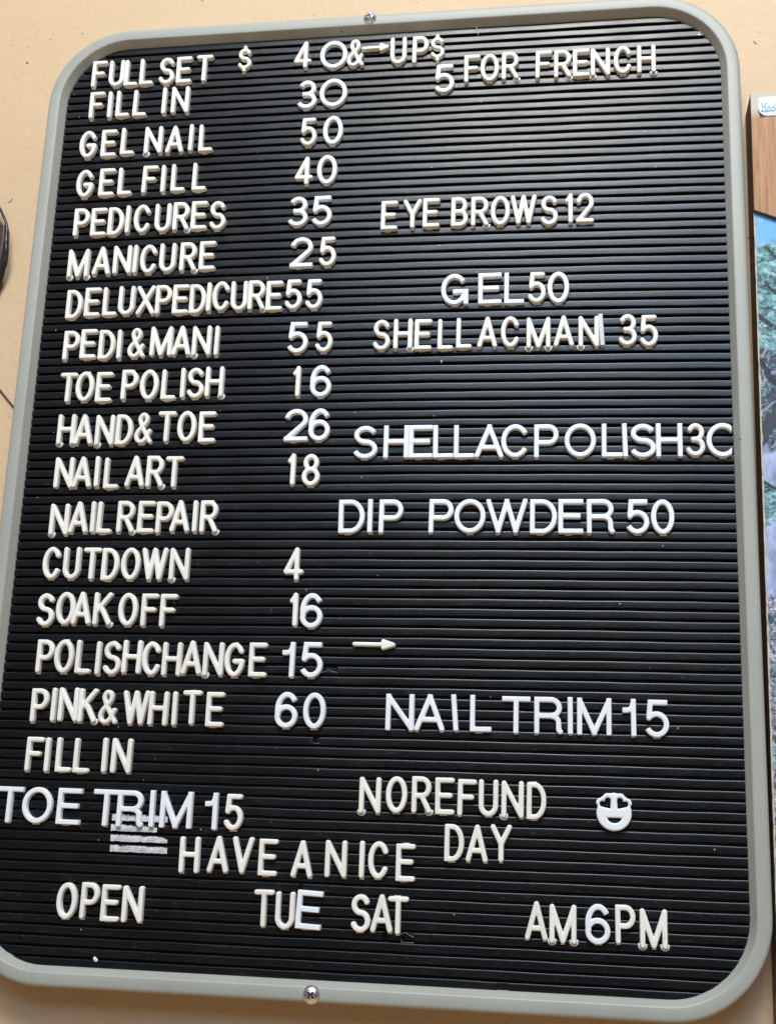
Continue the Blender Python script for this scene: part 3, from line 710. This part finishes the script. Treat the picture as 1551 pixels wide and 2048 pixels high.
# mounting tabs: the moulded foot that holds the letter in the groove
def tab_mesh(kind):
    if kind in GEO: return GEO[kind]
    if kind == 'moon':
        sdf = lambda X, Y: np.maximum(np.sqrt((X - 3.0) ** 2 + (Y - 3.4) ** 2) - 2.75, Y - 4.6)
        vs_, fs_ = height_solid(sdf, 6, 6, 1.15, 0.6, 0.8, 0.4)
        me = mesh(to_board(vs_), fs_)
        me.polygons.foreach_set('use_smooth', [True] * len(me.polygons)); me.set_sharp_from_angle(angle=math.radians(45)); me.materials.append(M_TAB)
    else:
        wd = {'foot': 1.25, 'wide': 2.3}[kind]
        rr = random.Random(5)
        vs_ = [(-wd, -0.75, -0.3), (wd, -0.6, -0.3), (wd, 1.2, -0.3), (-wd, 1.2, -0.3), (-wd * .9, -0.5, 1.9), (wd * .7, -0.35, 1.7), (wd * .9, 1.2, 1.9), (-wd * .9, 1.2, 1.9)]
        fs_ = [(0, 3, 2, 1), (4, 5, 6, 7), (0, 1, 5, 4), (1, 2, 6, 5), (2, 3, 7, 6), (3, 0, 4, 7)]
        me = mesh(to_board(vs_), fs_); me.materials.append(None)
    me.name = 'tab'; GEO[kind] = me
    return me
# where the plain feet sit along the bottom (fraction of width, kind)
FEET = dict(A=[(0.0, 'foot'), (1.0, 'foot')], C=[(.5, 'wide')], U=[(.5, 'wide')], O=[(.5, 'wide')], S=[(.5, 'wide')], G=[(.5, 'wide')], D=[(.35, 'wide')], E=[(.4, 'wide')], L=[(.4, 'wide')], B=[(.4, 'wide')], F=[(0, 'foot')], P=[(0, 'foot')], I=[(.5, 'foot')], T=[(.5, 'foot')], Y=[(.5, 'foot')], H=[(0, 'foot')], N=[(1, 'foot')], M=[(.5, 'foot')], K=[(0, 'foot')], R=[(0, 'foot')], V=[(.5, 'foot')], W=[(.26, 'foot'), (.74, 'foot')], X=[(0, 'foot'), (1, 'foot')])
FEET.update({'&': [(.35, 'wide')], '$': [(.5, 'foot')], '1': [(1, 'foot')], '2': [(.4, 'wide')], '3': [(.5, 'wide')], '4': [(.7, 'foot')], '5': [(.5, 'wide')], '6': [(.5, 'wide')], '8': [(.5, 'wide')], '0': [(.5, 'wide')], 'Q': [(.5, 'wide')], 'q': [(.5, 'wide')], 'i': [(.5, 'foot')]})

ORD = ['first', 'second', 'third', 'fourth', 'fifth', 'sixth', 'seventh', 'eighth', 'ninth']
SPECIAL = {
 ('on the top price line', 0): 'cream plastic dollar sign standing alone between FULL SET and 40',
 ('on the top price line', 1): 'cream plastic digit 4 of the 40 on the top line',
 ('on the top price line', 2): 'big round white letter O used as zero in 40 before the ampersand',
 ('on the top price line', 3): 'cream plastic ampersand between 40 and the arrow on the top line',
 ('on the top price line', 4): 'cream plastic arrow pointing right from the ampersand to UP',
 ('on the top price line', 7): 'cream plastic dollar sign right after UP on the top line',
}
def make_letters():
    rnd = random.Random(11)
    for text, phrase, data in ROWS:
        words = text.split(' '); pos = [(wi, k) for wi, wd in enumerate(words) for k in range(len(wd))]
        for n, item in enumerate(data.split(' | ')):
            p = item.split(' '); ch, font = p[0], p[1]; u, v = float(p[2]) / 1000, float(p[3]) / 1000
            rot = float(p[4]) if len(p) > 4 else rnd.uniform(-0.7, 0.7)
            tabs = p[5] if len(p) > 5 and p[5] != '-' else ''
            w, H, t = glyph_dims(ch, font)
            wi, k = pos[n]; word = words[wi]
            color = {'c': 'cream', 'w': 'white', 'v': 'white'}[font]
            if ch == 'i': color = 'pale grey'
            shown = {'Q': 'O', 'q': 'O', 'i': 'I', '>': 'arrow', '&': 'ampersand', '@': 'smiley'}.get(ch, ch)
            if ch in '0123456789' or (ch in 'Qq' and word[0].isdigit()): kind, cat = 'digit', 'number'
            elif ch == '&': kind, cat = 'ampersand', 'symbol'
            elif ch == '$': kind, cat = 'dollar_sign', 'symbol'
            elif ch in '>}': kind, cat = 'arrow', 'arrow'
            elif ch == '@': kind, cat = 'smiley_face', 'smiley'
            else: kind, cat = 'letter', 'letter'
            if (phrase, n) in SPECIAL: label = SPECIAL[(phrase, n)]
            elif ch == '@': label = 'white plastic smiley face with heart shaped eyes right of NO REFUND'
            elif ch == 'q': label = 'white plastic round zero cut off by the right frame, ending the SHELLAC POLISH line'
            elif ch in '>}': label = 'cream plastic arrow pointing right beside the 15 after POLISH CHANGE'
            elif ch == '&': label = '%s plastic ampersand %s' % (color, phrase)
            elif kind == 'digit':
                nm = 'round zero' if ch == 'Q' else 'round zero cut off by the right frame' if ch == 'q' else 'digit ' + shown
                ctx = phrase if len(words) > 1 or len(word) == 1 else 'of ' + word + ' ' + phrase
                label = '%s plastic %s, %s' % (color, nm, ('only digit ' if len(word) == 1 else ORD[k] + ' digit ') + (('of ' + word + ' ') if len(words) > 1 and len(word) > 1 else '') + ctx)
            else:
                look = '%s plastic letter %s' % ('wide ' + color if font == 'w' and ch != 'i' else color, shown)
                label = '%s, %s in %s' % (look, ORD[k], phrase[3:] if phrase.startswith('in ' + word) else (word + ' ' + phrase if not phrase.startswith('in ') else word + ' ' + phrase))
            o = link(kind, glyph_mesh(ch, font), None)
            o.location = W(u, v, bulge(u, v) + 0.00005)
            o.rotation_euler = (0, math.radians(-rot), 0)
            grp = {'letter': '%s plastic letters on the letter board' % ('cream' if font == 'c' else 'white'), 'digit': 'plastic digits on the letter board', 'dollar_sign': 'dollar signs on the top line', 'ampersand': 'ampersands on the letter board', 'arrow': 'arrows on the letter board'}.get(kind)
            tag(o, label, cat, grp)
            if ch in '>}@': continue
            # mounting tabs
            used = set()
            for s in tabs:
                c = link('mounting_tab', tab_mesh('moon'), None, o)
                x = (-w / 2 + t / 2) if s == 'L' else (w / 2 - t / 2)
                c.location = (x * .001, 0, (-H / 2 + 0.9) * .001)
                c.rotation_euler = (0, math.radians(rnd.uniform(-8, 8)), 0)
                used.add(0.0 if s == 'L' else 1.0)
            if ch in 'DPEORSCGT' and font == 'c' and rnd.random() < 0.32:      # some show the upper tab too
                c = link('mounting_tab', tab_mesh('wide' if ch in 'DPEORT' else 'foot'), None, o)
                c.material_slots[0].link = 'OBJECT'; c.material_slots[0].material = o.data.materials[0]
                c.rotation_euler = (0, math.pi, 0); c.location = ((rnd.uniform(-1.2, 0.6) if ch != 'D' else -w * .18) * .001, 0, (H / 2 - 0.15) * .001)
            for fx, kd in FEET.get(ch, []):
                if fx in used: continue
                c = link('mounting_tab', tab_mesh(kd), None, o)
                c.material_slots[0].link = 'OBJECT'; c.material_slots[0].material = o.data.materials[0]
                x = -w / 2 + t / 2 + fx * (w - t) + rnd.uniform(-.25, .25)
                c.location = (x * .001, 0, (-H / 2 + rnd.uniform(-0.1, 0.25)) * .001)
make_letters()

# ------------------------------------------------------------------ torn paper residue on the ribs
def rag_strip(name, u0, u1, v0, v1, z, seed, parent, origin, gaps=0.0):
    rnd = random.Random(seed); n = 90; vv = []; ff = []
    t = b = 0.0
    for k in range(n + 1):
        s = k / n; u = u0 + (u1 - u0) * s
        t = 0.80 * t + rnd.uniform(-1, 1) * 0.00017; b = 0.80 * b + rnd.uniform(-1, 1) * 0.00013
        if rnd.random() < 0.05: t -= 0.0005
        hi = v0 - 0.0002 - abs(t) * 1.5 - gaps * s * 0.0008; lo = v1 - 0.0001 + abs(b) * 1.4
        if s > 0.86: hi -= (s - 0.86) * gaps * 0.006
        hi = max(hi, lo + 0.0006)
        zz = z + bulge(u, hi) + abs(math.sin(k * 1.7 + seed)) * 0.00012
        for (q, dz) in ((hi, 0.0001), ((hi + lo) / 2 + 0.0003 * math.sin(k), 0.00025), (lo, 0.0001)):
            vv.append(W(u, q, zz + dz) - origin)
    for k in range(n):
        for j in range(2): a = k * 3 + j; ff.append((a, a + 1, a + 4, a + 3))
    o = link(name, mesh(vv, ff), M_TAPE, parent)
    md = o.modifiers.new('thick', 'SOLIDIFY'); md.thickness = 0.00012; md.offset = 1
    return o
tp = empty('paper_residue', W(-0.134, -0.566, 0.0005)); tag(tp, 'torn greyish paper remnant stuck across four ribs under TOE TRIM', 'paper remnant')
bpy.context.view_layer.update()
def rib(i): return (-i * P - 0.0010, -(i + 1) * P + 0.0009)
for k, (i, u0, u1, g) in enumerate([(87, -.1523, -.1155, 0.4), (88, -.1525, -.1220, 0.9), (89, -.1523, -.1147, 0.5), (90, -.1520, -.1144, 0.3)]):
    a, b = rib(i); rag_strip('paper_strip', u0, u1, a, b, 0.0003, 20 + k, tp, tp.location.copy(), g)

# ------------------------------------------------------------------ small loose bits
def crumb(u, v, r, label, sx=1.0):
    bm = bmesh.new(); bmesh.ops.create_icosphere(bm, subdivisions=2, radius=r)
    rr = random.Random(int(abs(u) * 1e5))
    for q in bm.verts: q.co *= 1 + rr.uniform(-.3, .3); q.co.x *= sx
    me = bpy.data.meshes.new('crumb'); bm.to_mesh(me); bm.free()
    o = link('plastic_crumb', me, M_CRUMB); o.location = W(u, v, bulge(u, v) + r * .6)
    o.rotation_euler = (0, rr.uniform(-1, 1), 0)
    tag(o, label, 'crumb', 'loose white crumbs on the ribs')
crumb(0.0505, -0.2528, 0.0009, 'tiny white plastic crumb below SHELLAC, right of the price 55', 0.6)
crumb(-0.1556, -0.6416, 0.0012, 'tiny white plastic crumb near the bottom frame below OPEN', 1.3)

def tube(name, pts, r, mat, seg=10, parent=None, origin=None, sub=8, rvar=None):
    path = [Vector(p) for p in pts]; sm = []
    q = [path[0]] + path + [path[-1]]
    for i in range(1, len(q) - 2):
        for k in range(sub):
            t = k / sub; p0, p1, p2, p3 = q[i - 1], q[i], q[i + 1], q[i + 2]
            sm.append(0.5 * ((2 * p1) + (p2 - p0) * t + (2 * p0 - 5 * p1 + 4 * p2 - p3) * t * t + (3 * p1 - p0 - 3 * p2 + p3) * t ** 3))
    sm.append(path[-1])
    origin = origin or sm[0]
    vv = []; ff = []
    for i, p in enumerate(sm):
        tg = (sm[min(i + 1, len(sm) - 1)] - sm[max(i - 1, 0)]).normalized()
        a = tg.orthogonal().normalized() if i == 0 else (a - tg * a.dot(tg)).normalized()
        b = tg.cross(a); rr = r * (rvar(i / (len(sm) - 1)) if rvar else 1)
        for k in range(seg):
            an = 2 * math.pi * k / seg; vv.append(p + (a * math.cos(an) + b * math.sin(an)) * rr - origin)
    for i in range(len(sm) - 1):
        for k in range(seg):
            k2 = (k + 1) % seg; ff.append((i * seg + k, i * seg + k2, (i + 1) * seg + k2, (i + 1) * seg + k))
    ff += [tuple(range(seg)), tuple(range((len(sm) - 1) * seg, len(sm) * seg))]
    o = link(name, fix_normals(mesh(vv, ff)), mat, parent, 60)
    if not parent: o.location = origin
    return o
ln = tube('lint_thread', [W(0.0695, 0.0078, 0.0012), W(0.0688, 0.0052, 0.0016), W(0.0702, 0.0025, 0.0012), W(0.0700, -0.0005, 0.0008)], 0.00016, M_CRUMB, 6)
tag(ln, 'short curly white lint thread under the top frame near UP', 'lint')

def smudge():
    rnd = random.Random(4); og_ = W(0.2285, -0.0090, 0.0); vv = []; ff = []
    for k in range(26):
        u = 0.2285 + rnd.gauss(0, 0.0021); v = -0.0098 + rnd.gauss(0, 0.0009); r = rnd.uniform(0.00025, 0.0008)
        if abs(((-v / P) % 1.0) - 0.0) < 0.32 or ((-v / P) % 1.0) > 0.72: continue
        n0 = len(vv); m_ = 7
        for top in (1, 0):
            for q in range(m_):
                a = 2 * math.pi * q / m_; rr = r * rnd.uniform(.6, 1.3)
                vv.append(W(u + rr * math.cos(a) * 1.6, v + rr * math.sin(a) * .7, (0.00022 if top else -0.00005)) - og_)
        ff.append(tuple(range(n0, n0 + m_)))
        ff += [(n0 + q, n0 + (q + 1) % m_, n0 + m_ + (q + 1) % m_, n0 + m_ + q) for q in range(m_)]
    o = link('paint_smudge', fix_normals(mesh(vv, ff)), M_CRUMB); o.location = og_
    tag(o, 'dried white paint smudge on the ribs at the top right corner', 'smudge')
smudge()
M_TORN = plain('torn_plastic_edge', (0.14, 0.14, 0.145), 0.45, 0, 0.4, 500)
for pts in ([(-21.1, -462.3), (-18.8, -461.3), (-16.3, -460.6), (-13.0, -461.4), (-10.7, -461.7)], [(-24.9, -502.9), (-25.0, -506.0), (-19.8, -506.2), (-20.0, -503.4)], [(34.4, -618.4), (37.9, -617.0), (39.2, -618.0), (42.6, -619.4)], [(35.2, -620.8), (36.0, -622.6), (43.0, -622.7)]):
    tb_ = tube('torn_rib_edge', [W(x / 1000, y / 1000, bulge(x / 1000, y / 1000) - 0.0001) for x, y in pts], 0.00022, M_TORN, 6, parent=board, origin=BL)

# ------------------------------------------------------------------ left edge: brown plaque with a black cable looped round it, and a thin wire
def box_mesh(x0, x1, z0, z1, d0, d1, origin, bev=0.0008):
    bm = bmesh.new()
    vs_ = [bm.verts.new(W(x, z, d) - origin) for x in (x0, x1) for z in (z0, z1) for d in (d0, d1)]
    for q in ((0, 1, 3, 2), (4, 6, 7, 5), (0, 4, 5, 1), (2, 3, 7, 6), (0, 2, 6, 4), (1, 5, 7, 3)): bm.faces.new([vs_[i] for i in q])
    bmesh.ops.recalc_face_normals(bm, faces=bm.faces)
    if bev: bmesh.ops.bevel(bm, geom=bm.edges[:], offset=bev, segments=2, profile=0.5, affect='EDGES')
    me = bpy.data.meshes.new('box'); bm.to_mesh(me); bm.free(); return me
og = W(-0.330, -0.178, WZ)
def build_plaque():
    pts = [(-0.372, -0.124), (-0.2860, -0.1262), (-0.2812, -0.1310), (-0.2803, -0.141), (-0.2806, -0.150), (-0.2818, -0.162), (-0.2824, -0.182), (-0.372, -0.182)]
    n = len(pts); vv = [W(x, y, -0.010) - og for x, y in pts] + [W(x, y, WZ + 0.0008) - og for x, y in pts]
    ff = [tuple(range(n)), tuple(range(2 * n - 1, n - 1, -1))] + [(k, (k + 1) % n, n + (k + 1) % n, n + k) for k in range(n)]
    o = link('wooden_plaque', fix_normals(mesh(vv, ff)), M_PLAQUE); o.location = og
    md = o.modifiers.new('bev', 'BEVEL'); md.width = 0.001; md.segments = 2
    tag(o, 'dark brown wooden plaque cut off by the left edge of the picture', 'plaque')
build_plaque()
cable = tube('cable', [W(x / 1000, y / 1000, z / 1000) for x, y, z in [(-300, -98, -16), (-290.5, -112, -13), (-286.6, -117.4, -11), (-282.8, -123.3, -9), (-279.6, -129.6, -8.5), (-278.1, -136.2, -8.5), (-277.7, -143.2, -8.5), (-277.3, -147.2, -8.5), (-276.8, -153.3, -9), (-277.1, -159.4, -10), (-278.7, -165.3, -11.5), (-281.0, -172.3, -13.5), (-285, -181, -16), (-291, -190, -17)]], 0.0016, M_CABLE, 14, rvar=lambda s: 0.66 + 0.52 * min(1, max(0, (s - 0.30) * 5)) + 0.06 * math.sin(s * 55))
tag(cable, 'thick black cable looping round the brown plaque at the left edge', 'cable')
wire = tube('wire', [W(-0.300, -0.229, -0.0190), W(-0.2735, -0.2583, -0.0190), W(-0.2611, -0.2719, -0.0190), W(-0.240, -0.295, -0.0190)], 0.0006, M_CABLE, 8)
tag(wire, 'thin dark wire running down the wall behind the left frame', 'wire')

# ------------------------------------------------------------------ right edge: wooden wall clock board with an oak corner plate over a landscape print
PO = W(0.2566, -0.0645, 0.0)
pic = empty('landscape_plaque', PO); tag(pic, 'landscape print on a brown edged board with an oak corner at the right', 'wall picture')
pic.rotation_euler = (0, math.radians(0.42), 0)
def lb(x0, x1, z0, z1, d0, d1, bev):                   # box in the picture's own axes
    bm = bmesh.new()
    vs_ = [bm.verts.new(Vector((x, -d, z))) for x in (x0, x1) for z in (z0, z1) for d in (d0, d1)]
    for q in ((0, 1, 3, 2), (4, 6, 7, 5), (0, 4, 5, 1), (2, 3, 7, 6), (0, 2, 6, 4), (1, 5, 7, 3)): bm.faces.new([vs_[i] for i in q])
    bmesh.ops.recalc_face_normals(bm, faces=bm.faces)
    if bev: bmesh.ops.bevel(bm, geom=bm.edges[:], offset=bev, segments=2, profile=0.5, affect='EDGES')
    me = bpy.data.meshes.new('box'); bm.to_mesh(me); bm.free(); return me
bpy.context.view_layer.update()
link('board_body', lb(0, 0.36, -0.625, 0, WZ + 0.0006, 0.0042, 0.0004), M_BROWN, pic)
def sheet(x0, x1, z0, z1, d, th, ragged, seed):
    """thin printed sheet, with a slightly torn left edge"""
    rnd = random.Random(seed); n = 160; vv = []; ff = []
    for k in range(n + 1):
        z = z1 + (z0 - z1) * k / n; e = x0 + (rnd.uniform(0, 1) ** 3) * ragged
        vv += [Vector((e, -d, z)), Vector((x1, -d, z)), Vector((e, -d - th, z)), Vector((x1, -d - th, z))]
    for k in range(n):
        a = k * 4; b = a + 4
        ff += [(a + 2, a + 3, b + 3, b + 2), (a, a + 2, b + 2, b)]
    return mesh(vv, ff)
link('torn_edge', sheet(0.0001, 0.02, -0.624, -0.0862, 0.0043, 0.0003, 0.0003, 4), M_PAPER, pic)
link('print', sheet(0.0010, 0.36, -0.624, -0.0862, 0.0048, 0.0002, 0.0009, 9), M_PRINT, pic)
def corner_plate():
    pts = [(0.0, 0.0), (0.36, 0.0), (0.36, -0.2305), (0.0, -0.0870)]
    pts[2] = (0.36, -0.0870 - 0.36 * 0.42)
    n = 4; vv = [Vector((x, -0.0082, z)) for x, z in pts] + [Vector((x, -0.0045, z)) for x, z in pts]
    ff = [(0, 1, 2, 3), (7, 6, 5, 4)] + [(k, (k + 1) % n, n + (k + 1) % n, n + k) for k in range(n)]
    o = link('corner_plate', fix_normals(mesh(vv, ff)), M_VENEER, pic)
    o.data.materials.append(M_BROWN)
    for p_ in o.data.polygons:
        if abs(p_.normal.y) < 0.5: p_.material_index = 1
    md = o.modifiers.new('bev', 'BEVEL'); md.width = 0.0004; md.segments = 2
    o['label'] = 'oak veneered upper corner with slanted lower edge'
corner_plate()
def sticker():
    x0, z0, x1, z1, r = 0.0047, -0.0178, 0.050, -0.0036, 0.0056
    pts = [(x1, z1), (x0 + .0006, z1)] + [(x0 + r + r * math.cos(a), z0 + r + r * math.sin(a)) for a in [math.pi + math.pi / 2 * k / 10 for k in range(11)]] + [(x1, z0)]
    n = len(pts)
    lift = lambda x, z: 0.0004 + max(0, (x0 + 0.005 - x)) * 0.22 * (1 if z < -0.010 else 0.3)
    vv = [Vector((x, -0.0083 - lift(x, z), z)) for x, z in pts] + [Vector((x, -0.0083 - lift(x, z) + 0.0002, z)) for x, z in pts]
    ff = [tuple(range(n)), tuple(range(2 * n - 1, n - 1, -1))] + [(k, (k + 1) % n, n + (k + 1) % n, n + k) for k in range(n)]
    o = link('sticker', fix_normals(mesh(vv, ff)), M_STICK, pic)
    o['label'] = 'white sticker with pale blue lettering, lower left corner peeling'
    # dark peeled corner where the sticker was torn away
    link('peeled_spot', fix_normals(mesh([Vector((x, -d, z)) for d in (0.00822, 0.00836) for x, z in ((x0 + .0006, -.0105), (x0 + .009, -.0172), (x0 + .0008, -.0190))], [(0, 1, 2), (5, 4, 3), (0, 1, 4, 3), (1, 2, 5, 4), (2, 0, 3, 5)])), M_BROWN, pic)
    # lettering: Made, slab serif M
    def txt(polys, w, h, t, x, z):
        def sdf(X, Y):
            d = np.full(X.shape, 1e3)
            for pl in polys:
                for k in range(len(pl) - 1): d = np.minimum(d, sd_seg(X, Y, pl[k], pl[k + 1]) - t / 2)
            return d
        vs_, fs_ = height_solid(sdf, w, h, 0.16, 0.12, 0.2, 0.16, 0.0)
        me = mesh([(x + (a + w / 2) * .001 * 0.74, -0.00960 - c * .001, z + (b + h / 2) * .001 * 0.90) for a, b, c in vs_], fs_)
        link('lettering', me, M_INK, o)
    Mh = 6.6
    txt([[(.7, .3), (.7, Mh)], [(.7, Mh), (2.2, 2.6), (3.7, Mh)], [(3.7, Mh), (3.7, .3)], [(0, .3), (1.4, .3)], [(3.0, .3), (4.5, .3)], [(0, Mh), (.8, Mh)], [(3.6, Mh), (4.4, Mh)]], 4.6, 7, 0.78, x0 + .0020, z0 + .0030)
    ring = [(1.5 + 1.35 * math.cos(a), 1.65 + 1.5 * math.sin(a)) for a in [2 * math.pi * k / 26 for k in range(27)]]
    txt([ring, [(2.9, .2), (2.9, 3.4)], ], 3.6, 5, 0.78, x0 + .0056, z0 + .0032)
    txt([ring, [(2.9, .2), (2.9, 6.6)]], 3.6, 7, 0.78, x0 + .0083, z0 + .0032)
    er = [(1.5 + 1.35 * math.cos(a), 1.65 + 1.5 * math.sin(a)) for a in [math.radians(0 + 310 * k / 26) for k in range(27)]]
    txt([er, [(.2, 1.65), (2.85, 1.65)]], 3.6, 5, 0.78, x0 + .0112, z0 + .0032)
sticker()
